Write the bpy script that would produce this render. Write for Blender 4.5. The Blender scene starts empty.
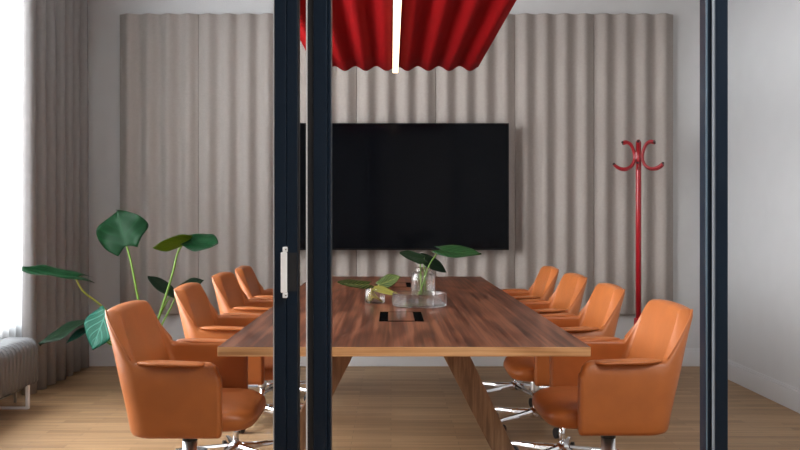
import bpy, bmesh, math, random
from mathutils import Vector, Matrix
random.seed(7)
PI = math.pi
scene = bpy.context.scene
COL = scene.collection
H = 1.15            # eye height
TX = 0.042          # centre line of the table

# ------------------------------------------------------------------ materials
def new_mat(name):
    m = bpy.data.materials.new(name); m.use_nodes = True
    nt = m.node_tree
    b = nt.nodes['Principled BSDF']
    return m, nt, b

def principled(name, col, rough=0.5, metal=0.0, bump=0.0, bscale=200.0, var=0.0, vscale=8.0, spec=0.5, sheen=0.0, coat=0.0):
    m, nt, b = new_mat(name)
    b.inputs['Base Color'].default_value = (*col, 1)
    b.inputs['Roughness'].default_value = rough
    b.inputs['Metallic'].default_value = metal
    b.inputs['Specular IOR Level'].default_value = spec
    if sheen: b.inputs['Sheen Weight'].default_value = sheen
    if coat:
        b.inputs['Coat Weight'].default_value = coat
    tc = nt.nodes.new('ShaderNodeTexCoord')
    if var:
        n = nt.nodes.new('ShaderNodeTexNoise'); n.inputs['Scale'].default_value = vscale
        n.inputs['Detail'].default_value = 4
        nt.links.new(tc.outputs['Object'], n.inputs['Vector'])
        r = nt.nodes.new('ShaderNodeValToRGB')
        r.color_ramp.elements[0].position = 0.3; r.color_ramp.elements[1].position = 0.7
        r.color_ramp.elements[0].color = (*[c * (1 - var) for c in col], 1)
        r.color_ramp.elements[1].color = (*[min(1, c * (1 + var)) for c in col], 1)
        nt.links.new(n.outputs['Fac'], r.inputs['Fac'])
        nt.links.new(r.outputs['Color'], b.inputs['Base Color'])
    if bump:
        n = nt.nodes.new('ShaderNodeTexNoise'); n.inputs['Scale'].default_value = bscale
        n.inputs['Detail'].default_value = 3
        nt.links.new(tc.outputs['Object'], n.inputs['Vector'])
        bp = nt.nodes.new('ShaderNodeBump'); bp.inputs['Strength'].default_value = bump
        bp.inputs['Distance'].default_value = 0.002
        nt.links.new(n.outputs['Fac'], bp.inputs['Height'])
        nt.links.new(bp.outputs['Normal'], b.inputs['Normal'])
    return m

def wood(name, dark, mid, light, axis='Y', rough=0.35, scale=1.0, stretch=14.0, spec=0.5):
    """streaky grain running along one axis, with cathedral figure"""
    m, nt, b = new_mat(name)
    tc = nt.nodes.new('ShaderNodeTexCoord')
    mp = nt.nodes.new('ShaderNodeMapping')
    s = [stretch * scale] * 3
    s['XYZ'.index(axis)] = 0.9 * scale
    mp.inputs['Scale'].default_value = s
    nt.links.new(tc.outputs['Object'], mp.inputs['Vector'])
    n1 = nt.nodes.new('ShaderNodeTexNoise'); n1.inputs['Scale'].default_value = 1.0
    n1.inputs['Detail'].default_value = 8; n1.inputs['Roughness'].default_value = 0.6
    n1.inputs['Distortion'].default_value = 0.3
    nt.links.new(mp.outputs['Vector'], n1.inputs['Vector'])
    mp2 = nt.nodes.new('ShaderNodeMapping')
    s2 = [2.6 * scale] * 3; s2['XYZ'.index(axis)] = 0.42 * scale
    mp2.inputs['Scale'].default_value = s2
    nt.links.new(tc.outputs['Object'], mp2.inputs['Vector'])
    n2 = nt.nodes.new('ShaderNodeTexNoise'); n2.inputs['Scale'].default_value = 1.0; n2.inputs['Detail'].default_value = 2
    nt.links.new(mp2.outputs['Vector'], n2.inputs['Vector'])
    mu = nt.nodes.new('ShaderNodeMath'); mu.operation = 'MULTIPLY'; mu.inputs[1].default_value = 70.0
    nt.links.new(n2.outputs['Fac'], mu.inputs[0])
    sn = nt.nodes.new('ShaderNodeMath'); sn.operation = 'SINE'
    nt.links.new(mu.outputs[0], sn.inputs[0])
    ma = nt.nodes.new('ShaderNodeMath'); ma.operation = 'MULTIPLY_ADD'; ma.inputs[1].default_value = 0.07
    nt.links.new(sn.outputs[0], ma.inputs[0]); nt.links.new(n1.outputs['Fac'], ma.inputs[2])
    r = nt.nodes.new('ShaderNodeValToRGB')
    r.color_ramp.elements[0].position = 0.34; r.color_ramp.elements[0].color = (*dark, 1)
    r.color_ramp.elements[1].position = 0.66; r.color_ramp.elements[1].color = (*light, 1)
    e = r.color_ramp.elements.new(0.5); e.color = (*mid, 1)
    nt.links.new(ma.outputs[0], r.inputs['Fac'])
    nt.links.new(r.outputs['Color'], b.inputs['Base Color'])
    b.inputs['Roughness'].default_value = rough
    b.inputs['Specular IOR Level'].default_value = spec
    return m

def floor_mat():
    m, nt, b = new_mat('oak_strip_parquet')
    tc = nt.nodes.new('ShaderNodeTexCoord')
    br = nt.nodes.new('ShaderNodeTexBrick')
    br.inputs['Scale'].default_value = 1.0
    br.inputs['Brick Width'].default_value = 0.55
    br.inputs['Row Height'].default_value = 0.062
    br.inputs['Mortar Size'].default_value = 0.0012
    br.inputs['Mortar Smooth'].default_value = 0.3
    br.inputs['Bias'].default_value = -0.1
    br.offset = 0.37; br.offset_frequency = 2
    br.inputs['Color1'].default_value = (0.40, 0.255, 0.138, 1)
    br.inputs['Color2'].default_value = (0.28, 0.17, 0.088, 1)
    br.inputs['Mortar'].default_value = (0.15, 0.095, 0.05, 1)
    nt.links.new(tc.outputs['Object'], br.inputs['Vector'])
    mp = nt.nodes.new('ShaderNodeMapping'); mp.inputs['Scale'].default_value = (2.0, 48, 1)
    nt.links.new(tc.outputs['Object'], mp.inputs['Vector'])
    n = nt.nodes.new('ShaderNodeTexNoise'); n.inputs['Scale'].default_value = 1.0; n.inputs['Detail'].default_value = 6
    nt.links.new(mp.outputs['Vector'], n.inputs['Vector'])
    r = nt.nodes.new('ShaderNodeValToRGB')
    r.color_ramp.elements[0].position = 0.3; r.color_ramp.elements[0].color = (0.72, 0.72, 0.72, 1)
    r.color_ramp.elements[1].position = 0.7; r.color_ramp.elements[1].color = (1.15, 1.13, 1.1, 1)
    nt.links.new(n.outputs['Fac'], r.inputs['Fac'])
    mx = nt.nodes.new('ShaderNodeMix'); mx.data_type = 'RGBA'; mx.blend_type = 'MULTIPLY'; mx.inputs[0].default_value = 1.0
    nt.links.new(br.outputs['Color'], mx.inputs[6]); nt.links.new(r.outputs['Color'], mx.inputs[7])
    nt.links.new(mx.outputs[2], b.inputs['Base Color'])
    b.inputs['Roughness'].default_value = 0.45
    b.inputs['Specular IOR Level'].default_value = 0.22
    return m

def pane_mat(name, tint=(0.94, 0.95, 0.96), refl=0.12):
    """clear sheet glass: see-through with a fresnel reflection"""
    m, nt, b = new_mat(name)
    nt.nodes.remove(b)
    out = nt.nodes['Material Output']
    t = nt.nodes.new('ShaderNodeBsdfTransparent'); t.inputs['Color'].default_value = (*tint, 1)
    g = nt.nodes.new('ShaderNodeBsdfGlossy'); g.inputs['Roughness'].default_value = 0.02
    f = nt.nodes.new('ShaderNodeFresnel'); f.inputs['IOR'].default_value = 1.45
    mu = nt.nodes.new('ShaderNodeMath'); mu.operation = 'MULTIPLY'; mu.inputs[1].default_value = refl
    nt.links.new(f.outputs[0], mu.inputs[0])
    mx = nt.nodes.new('ShaderNodeMixShader')
    nt.links.new(mu.outputs[0], mx.inputs[0]); nt.links.new(t.outputs[0], mx.inputs[1]); nt.links.new(g.outputs[0], mx.inputs[2])
    nt.links.new(mx.outputs[0], out.inputs['Surface'])
    return m

def sheer_mat():
    m, nt, b = new_mat('sheer_voile'); nt.nodes.remove(b)
    out = nt.nodes['Material Output']
    t = nt.nodes.new('ShaderNodeBsdfTranslucent'); t.inputs['Color'].default_value = (0.66, 0.68, 0.70, 1)
    d = nt.nodes.new('ShaderNodeBsdfDiffuse'); d.inputs['Color'].default_value = (0.93, 0.94, 0.95, 1)
    tr = nt.nodes.new('ShaderNodeBsdfTransparent')
    m1 = nt.nodes.new('ShaderNodeMixShader'); m1.inputs[0].default_value = 0.25
    nt.links.new(t.outputs[0], m1.inputs[1]); nt.links.new(d.outputs[0], m1.inputs[2])
    m2 = nt.nodes.new('ShaderNodeMixShader'); m2.inputs[0].default_value = 0.25
    nt.links.new(m1.outputs[0], m2.inputs[1]); nt.links.new(tr.outputs[0], m2.inputs[2])
    nt.links.new(m2.outputs[0], out.inputs['Surface'])
    return m

def leaf_mat(name, base, vein, rough=0.35, freq=7.0, vw=0.93, trans=0.25):
    m, nt, b = new_mat(name)
    uv = nt.nodes.new('ShaderNodeUVMap')
    sp = nt.nodes.new('ShaderNodeSeparateXYZ'); nt.links.new(uv.outputs[0], sp.inputs[0])
    ab = nt.nodes.new('ShaderNodeMath'); ab.operation = 'SUBTRACT'; ab.inputs[1].default_value = 0.5
    nt.links.new(sp.outputs['Y'], ab.inputs[0])
    a2 = nt.nodes.new('ShaderNodeMath'); a2.operation = 'ABSOLUTE'; nt.links.new(ab.outputs[0], a2.inputs[0])
    mu = nt.nodes.new('ShaderNodeMath'); mu.operation = 'MULTIPLY_ADD'; mu.inputs[1].default_value = -1.0
    nt.links.new(a2.outputs[0], mu.inputs[0]); nt.links.new(sp.outputs['X'], mu.inputs[2])
    m3 = nt.nodes.new('ShaderNodeMath'); m3.operation = 'MULTIPLY'; m3.inputs[1].default_value = freq * 2 * PI
    nt.links.new(mu.outputs[0], m3.inputs[0])
    sn = nt.nodes.new('ShaderNodeMath'); sn.operation = 'COSINE'; nt.links.new(m3.outputs[0], sn.inputs[0])
    r1 = nt.nodes.new('ShaderNodeMapRange'); r1.inputs[1].default_value = vw - 0.06; r1.inputs[2].default_value = 1.0
    nt.links.new(sn.outputs[0], r1.inputs[0])
    r2 = nt.nodes.new('ShaderNodeMapRange'); r2.inputs[1].default_value = 0.022; r2.inputs[2].default_value = 0.004
    nt.links.new(a2.outputs[0], r2.inputs[0])
    mxx = nt.nodes.new('ShaderNodeMath'); mxx.operation = 'MAXIMUM'
    nt.links.new(r1.outputs[0], mxx.inputs[0]); nt.links.new(r2.outputs[0], mxx.inputs[1])
    mx = nt.nodes.new('ShaderNodeMix'); mx.data_type = 'RGBA'
    mx.inputs[6].default_value = (*base, 1); mx.inputs[7].default_value = (*vein, 1)
    nt.links.new(mxx.outputs[0], mx.inputs[0])
    nt.links.new(mx.outputs[2], b.inputs['Base Color'])
    b.inputs['Roughness'].default_value = rough
    b.inputs['Specular IOR Level'].default_value = 0.14
    out = nt.nodes['Material Output']
    tl = nt.nodes.new('ShaderNodeBsdfTranslucent'); nt.links.new(mx.outputs[2], tl.inputs['Color'])
    ms = nt.nodes.new('ShaderNodeMixShader'); ms.inputs[0].default_value = trans
    nt.links.new(b.outputs[0], ms.inputs[1]); nt.links.new(tl.outputs[0], ms.inputs[2])
    nt.links.new(ms.outputs[0], out.inputs['Surface'])
    return m

def emit_mat(name, col, strength):
    m, nt, b = new_mat(name)
    b.inputs['Base Color'].default_value = (*col, 1)
    b.inputs['Emission Color'].default_value = (*col, 1)
    b.inputs['Emission Strength'].default_value = strength
    return m

def glass_mat(name, col=(1, 1, 1), ior=1.45):
    m, nt, b = new_mat(name)
    b.inputs['Base Color'].default_value = (*col, 1)
    b.inputs['Transmission Weight'].default_value = 1.0
    b.inputs['Roughness'].default_value = 0.0
    b.inputs['IOR'].default_value = ior
    return m

def thin_glass_mat(name):
    """thin blown glass: mostly straight-through, partly refracting"""
    m = glass_mat(name, (0.98, 0.99, 0.99)); nt = m.node_tree
    t = nt.nodes.new('ShaderNodeBsdfTransparent'); t.inputs['Color'].default_value = (0.97, 0.98, 0.975, 1)
    mx = nt.nodes.new('ShaderNodeMixShader'); mx.inputs[0].default_value = 0.8
    nt.links.new(t.outputs[0], mx.inputs[1]); nt.links.new(nt.nodes['Principled BSDF'].outputs[0], mx.inputs[2])
    # bright refracting rims imitated by a faint whitish diffuse at grazing angles
    df = nt.nodes.new('ShaderNodeBsdfDiffuse'); df.inputs['Color'].default_value = (0.85, 0.88, 0.90, 1)
    lw = nt.nodes.new('ShaderNodeLayerWeight'); lw.inputs['Blend'].default_value = 0.5
    pw = nt.nodes.new('ShaderNodeMath'); pw.operation = 'POWER'; pw.inputs[1].default_value = 7.0
    nt.links.new(lw.outputs['Facing'], pw.inputs[0])
    mu = nt.nodes.new('ShaderNodeMath'); mu.operation = 'MULTIPLY_ADD'; mu.inputs[1].default_value = 0.06; mu.inputs[2].default_value = 0.0
    nt.links.new(pw.outputs[0], mu.inputs[0])
    m2 = nt.nodes.new('ShaderNodeMixShader')
    nt.links.new(mu.outputs[0], m2.inputs[0]); nt.links.new(mx.outputs[0], m2.inputs[1]); nt.links.new(df.outputs[0], m2.inputs[2])
    nt.links.new(m2.outputs[0], nt.nodes['Material Output'].inputs['Surface'])
    return m

M = {
    'wall': principled('painted_plaster', (0.56, 0.56, 0.562), 0.8, bump=0.15, bscale=300, var=0.02),
    'ceil': principled('ceiling_paint', (0.7, 0.7, 0.7), 0.9),
    'base': principled('white_gloss_paint', (0.62, 0.625, 0.635), 0.45, bump=0.05),
    'floor': floor_mat(),
    'felt': principled('beige_felt', (0.375, 0.335, 0.310), 0.95, bump=0.5, bscale=700, var=0.04, vscale=60, spec=0.1),
    'red_felt': principled('red_felt', (0.29, 0.004, 0.006), 0.85, bump=0.4, bscale=700, var=0.06, vscale=40, spec=0.06),
    'leather': principled('cognac_leather', (0.445, 0.132, 0.031), 0.40, bump=0.25, bscale=420, var=0.07, vscale=14, spec=0.5),
    'chrome': principled('polished_chrome', (0.80, 0.81, 0.84), 0.10, 1.0, var=0.02),
    'satin': principled('satin_chrome', (0.80, 0.81, 0.83), 0.32, 1.0, var=0.02),
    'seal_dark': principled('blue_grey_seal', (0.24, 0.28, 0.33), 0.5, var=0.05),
    'bevel_glint': principled('blue_grey_bevel_glint', (0.09, 0.14, 0.19), 0.3, 0.4, var=0.05),
    'black_plastic': principled('black_plastic', (0.012, 0.012, 0.013), 0.4, var=0.1),
    'slot': principled('slot_brush', (0.003, 0.003, 0.003), 0.95, var=0.2, spec=0.0),
    'walnut': wood('walnut_top', (0.045, 0.014, 0.007), (0.115, 0.037, 0.018), (0.215, 0.080, 0.040), 'Y', 0.36, 1.0, 60, 0.2),
    'walnut_edge': wood('walnut_end_edge', (0.42, 0.20, 0.08), (0.62, 0.32, 0.14), (0.74, 0.43, 0.21), 'X', 0.4, 1.5, 60, 0.4),
    'walnut_leg': wood('walnut_leg', (0.19, 0.115, 0.068), (0.28, 0.17, 0.10), (0.36, 0.23, 0.14), 'Z', 0.42, 1.2, 70, 0.3),
    'navy': principled('navy_anodised_metal', (0.004, 0.012, 0.026), 0.28, 0.3, bump=0.04, bscale=500, var=0.05, spec=0.3),
    'navy_dark': principled('dark_rubber_seal', (0.004, 0.005, 0.008), 0.5, var=0.1),
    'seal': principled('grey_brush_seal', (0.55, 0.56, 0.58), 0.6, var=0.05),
    'white_handle': principled('white_powder_coat', (0.86, 0.88, 0.90), 0.3, var=0.01),
    'tv_bezel': principled('tv_black_plastic', (0.003, 0.003, 0.004), 0.4, var=0.1, spec=0.15),
    'tv_screen': principled('tv_dark_screen', (0.002, 0.0025, 0.004), 0.10, var=0.05, spec=0.12),
    'drape': principled('taupe_drape_cloth', (0.25, 0.236, 0.230), 0.95, bump=0.4, bscale=600, var=0.05, vscale=30, spec=0.1),
    'sheer': sheer_mat(),
    'pane': pane_mat('partition_glass'),
    'winpane': pane_mat('window_glass', (0.97, 0.98, 0.99)),
    'thin_glass': thin_glass_mat('thin_blown_glass'),
    'red_lacquer': principled('red_lacquered_wood', (0.36, 0.007, 0.016), 0.3, var=0.03, coat=0.2),
    'dark_cap': principled('dark_knob', (0.03, 0.005, 0.006), 0.3, var=0.05),
    'led': emit_mat('lit_led_diffuser', (1.0, 0.80, 0.56), 2.2),
    'alu': principled('brushed_aluminium', (0.65, 0.66, 0.67), 0.35, 1.0, var=0.03),
    'radiator': principled('radiator_enamel', (0.125, 0.128, 0.131), 0.5, var=0.02),
    'steel_wire': principled('steel_cable', (0.35, 0.35, 0.36), 0.35, 1.0, var=0.03),
    'pot': principled('glazed_ceramic_pot', (0.20, 0.20, 0.20), 0.5, var=0.08),
    'soil': principled('potting_soil', (0.03, 0.02, 0.012), 0.95, bump=1.0, bscale=80, var=0.3, vscale=40),
    'stem': principled('green_stem', (0.14, 0.27, 0.03), 0.45, var=0.15, vscale=10),
    'stem_olive': principled('olive_stem', (0.27, 0.30, 0.035), 0.45, var=0.15, vscale=10),
    'root': principled('pale_root', (0.46, 0.40, 0.09), 0.5, var=0.2, vscale=20),
    'leaf': leaf_mat('deep_green_leaf', (0.004, 0.034, 0.010), (0.012, 0.068, 0.024), rough=0.40, freq=4.5, trans=0.15),
    'leaf_dark': leaf_mat('dark_green_leaf', (0.007, 0.020, 0.009), (0.015, 0.036, 0.016), rough=0.5, trans=0.1),
    'leaf_lime_lit': leaf_mat('lime_lit_underside_leaf', (0.13, 0.23, 0.014), (0.20, 0.32, 0.03), freq=4.5, trans=0.45),  # light on the leaf's underside is put into this brighter green
    'leaf_teal': leaf_mat('blue_green_leaf', (0.008, 0.085, 0.052), (0.06, 0.24, 0.17), rough=0.3, freq=4.5, trans=0.12),
    'leaf_table': leaf_mat('table_green_leaf', (0.010, 0.042, 0.012), (0.04, 0.10, 0.035), rough=0.4, freq=6, trans=0.15),
    'leaf_varieg': leaf_mat('veined_leaf', (0.018, 0.045, 0.008), (0.30, 0.31, 0.09), rough=0.4, freq=6, vw=0.85, trans=0.12),
    'leaf_yellow': leaf_mat('yellow_leaf', (0.30, 0.27, 0.06), (0.10, 0.14, 0.03), rough=0.4, freq=7, vw=0.8),
}

# ------------------------------------------------------------------ helpers
def link(name, me, parent=None):
    o = bpy.data.objects.new(name, me); COL.objects.link(o)
    if parent: o.parent = parent
    return o

def obj(name, bm, mat, parent=None, smooth=False, recalc=True, bevel=0.0, bseg=2):
    if recalc: bmesh.ops.recalc_face_normals(bm, faces=bm.faces)
    me = bpy.data.meshes.new(name); bm.to_mesh(me); bm.free()
    for mm in (mat if isinstance(mat, (list, tuple)) else [mat]): me.materials.append(mm)
    if smooth:
        for p in me.polygons: p.use_smooth = True
    o = link(name, me, parent)
    if bevel:
        md = o.modifiers.new('bevel', 'BEVEL'); md.width = bevel; md.segments = bseg; md.limit_method = 'ANGLE'; md.angle_limit = 0.6
        for p in me.polygons: p.use_smooth = True
        wn = o.modifiers.new('wn', 'WEIGHTED_NORMAL'); wn.keep_sharp = False
    return o

def tag(o, label, cat, group=None):
    o['label'] = label; o['category'] = cat
    if group: o['group'] = group
    return o

def thing(name, label, cat, loc=(0, 0, 0), rz=0, group=None):
    o = bpy.data.objects.new(name, None); COL.objects.link(o)
    o.location = loc; o.rotation_euler = (0, 0, rz); o.empty_display_size = 0.1
    return tag(o, label, cat, group)

def struct(o, label=None, cat=None):
    o['kind'] = 'structure'
    if label: o['label'] = label
    if cat: o['category'] = cat
    return o

def box(bm, x0, x1, y0, y1, z0, z1, mi=0):
    v = [bm.verts.new(p) for p in ((x0, y0, z0), (x1, y0, z0), (x1, y1, z0), (x0, y1, z0), (x0, y0, z1), (x1, y0, z1), (x1, y1, z1), (x0, y1, z1))]
    fs = []
    for f in ((0, 3, 2, 1), (4, 5, 6, 7), (0, 1, 5, 4), (1, 2, 6, 5), (2, 3, 7, 6), (3, 0, 4, 7)):
        fc = bm.faces.new([v[i] for i in f]); fc.material_index = mi; fs.append(fc)
    return fs

def bx(*a):
    bm = bmesh.new(); box(bm, *a); return bm

def catmull(pts, n=8):
    pts = [Vector(p) for p in pts]
    if len(pts) < 3:
        return [pts[0].lerp(pts[-1], i / n) for i in range(n + 1)]
    P = [pts[0] * 2 - pts[1]] + pts + [pts[-1] * 2 - pts[-2]]
    out = []
    for i in range(1, len(P) - 2):
        for k in range(n):
            t = k / n; a, b, c, d = P[i - 1], P[i], P[i + 1], P[i + 2]
            out.append(0.5 * ((2 * b) + (c - a) * t + (2 * a - 5 * b + 4 * c - d) * t * t + (3 * b - a - 3 * c + d) * t ** 3))
    out.append(pts[-1]); return out

def tube(bm, pts, rad, seg=10, caps=True):
    pts = [Vector(p) for p in pts]
    n = len(pts)
    r = rad if callable(rad) else (lambda t: rad)
    rings = []; up = None
    for i, p in enumerate(pts):
        d = (pts[min(i + 1, n - 1)] - pts[max(i - 1, 0)]).normalized()
        if up is None:
            up = Vector((0, 0, 1)) if abs(d.z) < 0.9 else Vector((1, 0, 0))
        a = d.cross(up).normalized(); b = a.cross(d).normalized(); up = b
        rr = r(i / (n - 1))
        rings.append([bm.verts.new(p + (a * math.cos(2 * PI * k / seg) + b * math.sin(2 * PI * k / seg)) * rr) for k in range(seg)])
    for i in range(n - 1):
        for k in range(seg):
            bm.faces.new((rings[i][k], rings[i][(k + 1) % seg], rings[i + 1][(k + 1) % seg], rings[i + 1][k]))
    if caps:
        bm.faces.new(rings[0]); bm.faces.new(rings[-1])

def lathe(bm, prof, seg=32, c=(0, 0, 0), cap0=True, cap1=True):
    rings = []
    for (r, z) in prof:
        rings.append([bm.verts.new((c[0] + r * math.cos(2 * PI * k / seg), c[1] + r * math.sin(2 * PI * k / seg), c[2] + z)) for k in range(seg)])
    for i in range(len(rings) - 1):
        for k in range(seg):
            bm.faces.new((rings[i][k], rings[i][(k + 1) % seg], rings[i + 1][(k + 1) % seg], rings[i + 1][k]))
    if cap0: bm.faces.new(rings[0])
    if cap1: bm.faces.new(rings[-1])

def loft(bm, rings, close=True, cap=True):
    R = [[bm.verts.new(p) for p in r] for r in rings]
    n = len(R[0])
    for i in range(len(R) - 1):
        for k in range(n if close else n - 1):
            bm.faces.new((R[i][k], R[i][(k + 1) % n], R[i + 1][(k + 1) % n], R[i + 1][k]))
    if cap:
        bm.faces.new(R[0]); bm.faces.new(R[-1])
    return R

def sphere(bm, c, r, seg=12, rings=8):
    res = bmesh.ops.create_uvsphere(bm, u_segments=seg, v_segments=rings, radius=r)
    for v in res['verts']: v.co += Vector(c)

def copy_tree(o, parent=None):
    c = o.copy(); COL.objects.link(c); c.parent = parent
    if parent is not None: c.matrix_parent_inverse = o.matrix_parent_inverse.copy()
    for ch in list(o.children): copy_tree(ch, c)
    return c

# ------------------------------------------------------------------ the room
XL, XR, YB, YF = -2.5, 2.43, 7.04, 2.2       # left, right, back wall, glass partition
ZC = 3.35
YR = -2.0                                     # wall behind the lobby
struct(obj('floor', bx(-3.6, XR + 0.14, YR - 0.1, YB + 0.14, -0.08, 0), M['floor']))
struct(obj('ceiling', bx(-3.6, XR + 0.14, YR - 0.1, YB + 0.14, ZC, ZC + 0.1), M['ceil']))
struct(obj('wall_back', bx(XL - 0.25, XR + 0.14, YB, YB + 0.14, 0, ZC), M['wall']))
struct(obj('wall_right', bx(XR, XR + 0.14, YR, YB, 0, ZC), M['wall']))
struct(obj('wall_front', bx(-3.6, XR + 0.14, YR - 0.1, YR, 0, ZC), M['wall']))
# left wall with the tall window opening
WY0, WY1, WZ0, WZ1 = 2.75, 6.10, 0.46, 3.12
bm = bmesh.new()
box(bm, XL - 0.25, XL, YF, WY0, 0, ZC); box(bm, XL - 0.25, XL, WY1, YB, 0, ZC)
box(bm, XL - 0.25, XL, WY0, WY1, 0, WZ0); box(bm, XL - 0.25, XL, WY0, WY1, WZ1, ZC)
struct(obj('wall_left', bm, M['wall']))

def skirting(name, x0, x1, y0, y1, nx, ny):
    """moulded skirting: tall board, thin bead, quarter step on top; (nx, ny) points into the room"""
    bm = bmesh.new()
    for (t, z0, z1) in ((0.016, 0, 0.118), (0.011, 0.118, 0.132), (0.006, 0.132, 0.142)):
        if nx: box(bm, min(x0, x0 + nx * t), max(x0, x0 + nx * t), y0, y1, z0, z1)
        else: box(bm, x0, x1, min(y0, y0 + ny * t), max(y0, y0 + ny * t), z0, z1)
    return struct(obj(name, bm, M['base'], bevel=0.002))
skirting('baseboard_back', XL, XR - 0.016, YB, YB, 0, -1)
skirting('baseboard_right', XR, XR, YR, YB, -1, 0)
skirting('baseboard_left', XL, XL, YF, YB - 0.016, 1, 0)

# unseen lobby side wall, added to dim the left chairs; open further back
struct(obj('wall_lobby_blocker', bx(-2.75, XL, -0.3, YF, 0, ZC), M['wall']))
# window 1: frame, mullions, pane
w = thing('window_1', 'tall white framed window in the left wall', 'window', (XL - 0.14, WY0, WZ0)); struct(w)
L_, Hh = WY1 - WY0, WZ1 - WZ0
bm = bmesh.new()
box(bm, -0.03, 0.03, 0, 0.06, 0, Hh); box(bm, -0.03, 0.03, L_ - 0.06, L_, 0, Hh)
box(bm, -0.03, 0.03, 0.06, L_ - 0.06, 0, 0.06); box(bm, -0.03, 0.03, 0.06, L_ - 0.06, Hh - 0.06, Hh)
for k in (1, 2): box(bm, -0.03, 0.03, L_ * k / 3 - 0.025, L_ * k / 3 + 0.025, 0.06, Hh - 0.06)
obj('window_frame', bm, M['base'], w)
for k in range(3):
    obj('pane', bx(-0.004, 0.004, L_ * k / 3 + (0.06 if k == 0 else 0.025), L_ * (k + 1) / 3 - (0.06 if k == 2 else 0.025), 0.06, Hh - 0.06), M['winpane'], w)

# ------------------------------------------------------------------ glass partition with sliding door
ZP = ZC
# fixed jamb on the left of the doorway
t = thing('trim_1', 'dark navy metal door jamb just right of the sliding door stile', 'door jamb', (0, YF, 0)); struct(t)
bm = bmesh.new(); box(bm, -0.1905, -0.1565, 0.0, 0.062, 0, ZP); box(bm, -0.1565, -0.1475, 0.012, 0.062, 0, ZP)
obj('jamb_profile', bm, M['navy'], t, bevel=0.002)
obj('groove', bx(-0.2050, -0.1905, 0.010, 0.062, 0, ZP), M['navy_dark'], t)
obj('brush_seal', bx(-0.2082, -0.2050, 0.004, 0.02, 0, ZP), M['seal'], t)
# right-hand post + fixed glazing
t = thing('window_2', 'dark navy post and fixed glass panel right of the doorway', 'glass partition', (0, YF, 0)); struct(t)
bm = bmesh.new(); box(bm, 0.793, 0.8245, 0.0, 0.016, 0, ZP); box(bm, 0.775, 0.8245, 0.0162, 0.062, 0, ZP)
obj('post', bm, M['navy'], t, bevel=0.003)
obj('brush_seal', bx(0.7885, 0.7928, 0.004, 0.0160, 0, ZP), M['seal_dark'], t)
obj('bevel_glint_strip', bx(0.7755, 0.7790, 0.0135, 0.0161, 0, ZP), M['bevel_glint'], t)  # highlight on the post's bevelled edge, laid on as a coloured strip
obj('post', bx(2.38, XR - 0.017, 0.0, 0.062, 0, ZP), M['navy'], t, bevel=0.003)
bm = bmesh.new(); box(bm, 0.8246, 2.3799, 0.005, 0.057, 0, 0.05); box(bm, 0.8246, 2.3799, 0.005, 0.057, ZP - 0.05, ZP)
obj('rail', bm, M['navy'], t)
obj('glass_pane', bx(0.8246, 2.3799, 0.028, 0.036, 0.05, ZP - 0.05), M['pane'], t)
# sliding leaf on the left
t = thing('door_1', 'navy framed sliding glass door with slim white pull handle', 'door', (0, YF, 0)); struct(t)
bm = bmesh.new(); box(bm, -0.2560, -0.2290, 0.0, 0.045, 0.01, ZP - 0.05); box(bm, -0.2855, -0.2562, -0.001, 0.045, 0.01, ZP - 0.05)
obj('stile', bm, M['navy'], t, bevel=0.0025)
obj('edge_seal', bx(-0.2292, -0.2262, 0.008, 0.04, 0.01, ZP - 0.05), M['navy_dark'], t)
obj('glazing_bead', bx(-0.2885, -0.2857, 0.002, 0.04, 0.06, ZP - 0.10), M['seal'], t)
obj('stile', bx(-1.30, -1.245, 0.0, 0.045, 0.01, ZP - 0.05), M['navy'], t, bevel=0.0025)
bm = bmesh.new(); box(bm, -1.2449, -0.2886, 0.0, 0.045, 0.01, 0.06); box(bm, -1.2449, -0.2886, 0.0, 0.045, ZP - 0.10, ZP - 0.05)
obj('rail', bm, M['navy'], t)
obj('glass_pane', bx(-1.2449, -0.2886, 0.018, 0.026, 0.06, ZP - 0.10), M['pane'], t)
zc = H + (219 - 272) / 409.0
bm = bmesh.new()
box(bm, -0.2670, -0.2520, -0.022, -0.012, zc - 0.049, zc + 0.049)      # grip
hd = obj('handle', bm, M['white_handle'], t, bevel=0.002)
for s in (-1, 1):
    bm = bmesh.new(); box(bm, -0.2625, -0.2520, -0.0215, -0.0012, zc + s * 0.0555 - 0.0063, zc + s * 0.0555 + 0.0063)
    obj('handle_foot', bm, M['white_handle'], hd, bevel=0.0015)
    bm = bmesh.new(); lathe(bm, [(0.0016, 0), (0.0016, 0.0006)], 10)
    bmesh.ops.rotate(bm, verts=bm.verts, matrix=Matrix.Rotation(PI / 2, 3, 'X'))
    bmesh.ops.translate(bm, verts=bm.verts, vec=(-0.2545, -0.0214, zc + s * 0.0555))
    obj('screw', bm, M['navy_dark'], hd)
obj('dark_plate', bx(-0.2515, -0.2300, -0.0035, -0.0002, zc - 0.047, zc + 0.047), M['navy_dark'], t)  # plain dark plate to the right of the grip
# left fixed part of the partition (outside the frame) and its track
t = thing('window_3', 'fixed glass panel of the partition beside the left wall', 'glass partition', (0, YF, 0)); struct(t)
obj('post', bx(-1.36, -1.31, 0.05, 0.10, 0, ZP), M['navy'], t)
obj('post', bx(XL + 0.02, XL + 0.07, 0.05, 0.10, 0, ZP), M['navy'], t)
obj('glass_pane', bx(XL + 0.07, -1.36, 0.07, 0.078, 0, ZP), M['pane'], t)

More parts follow.
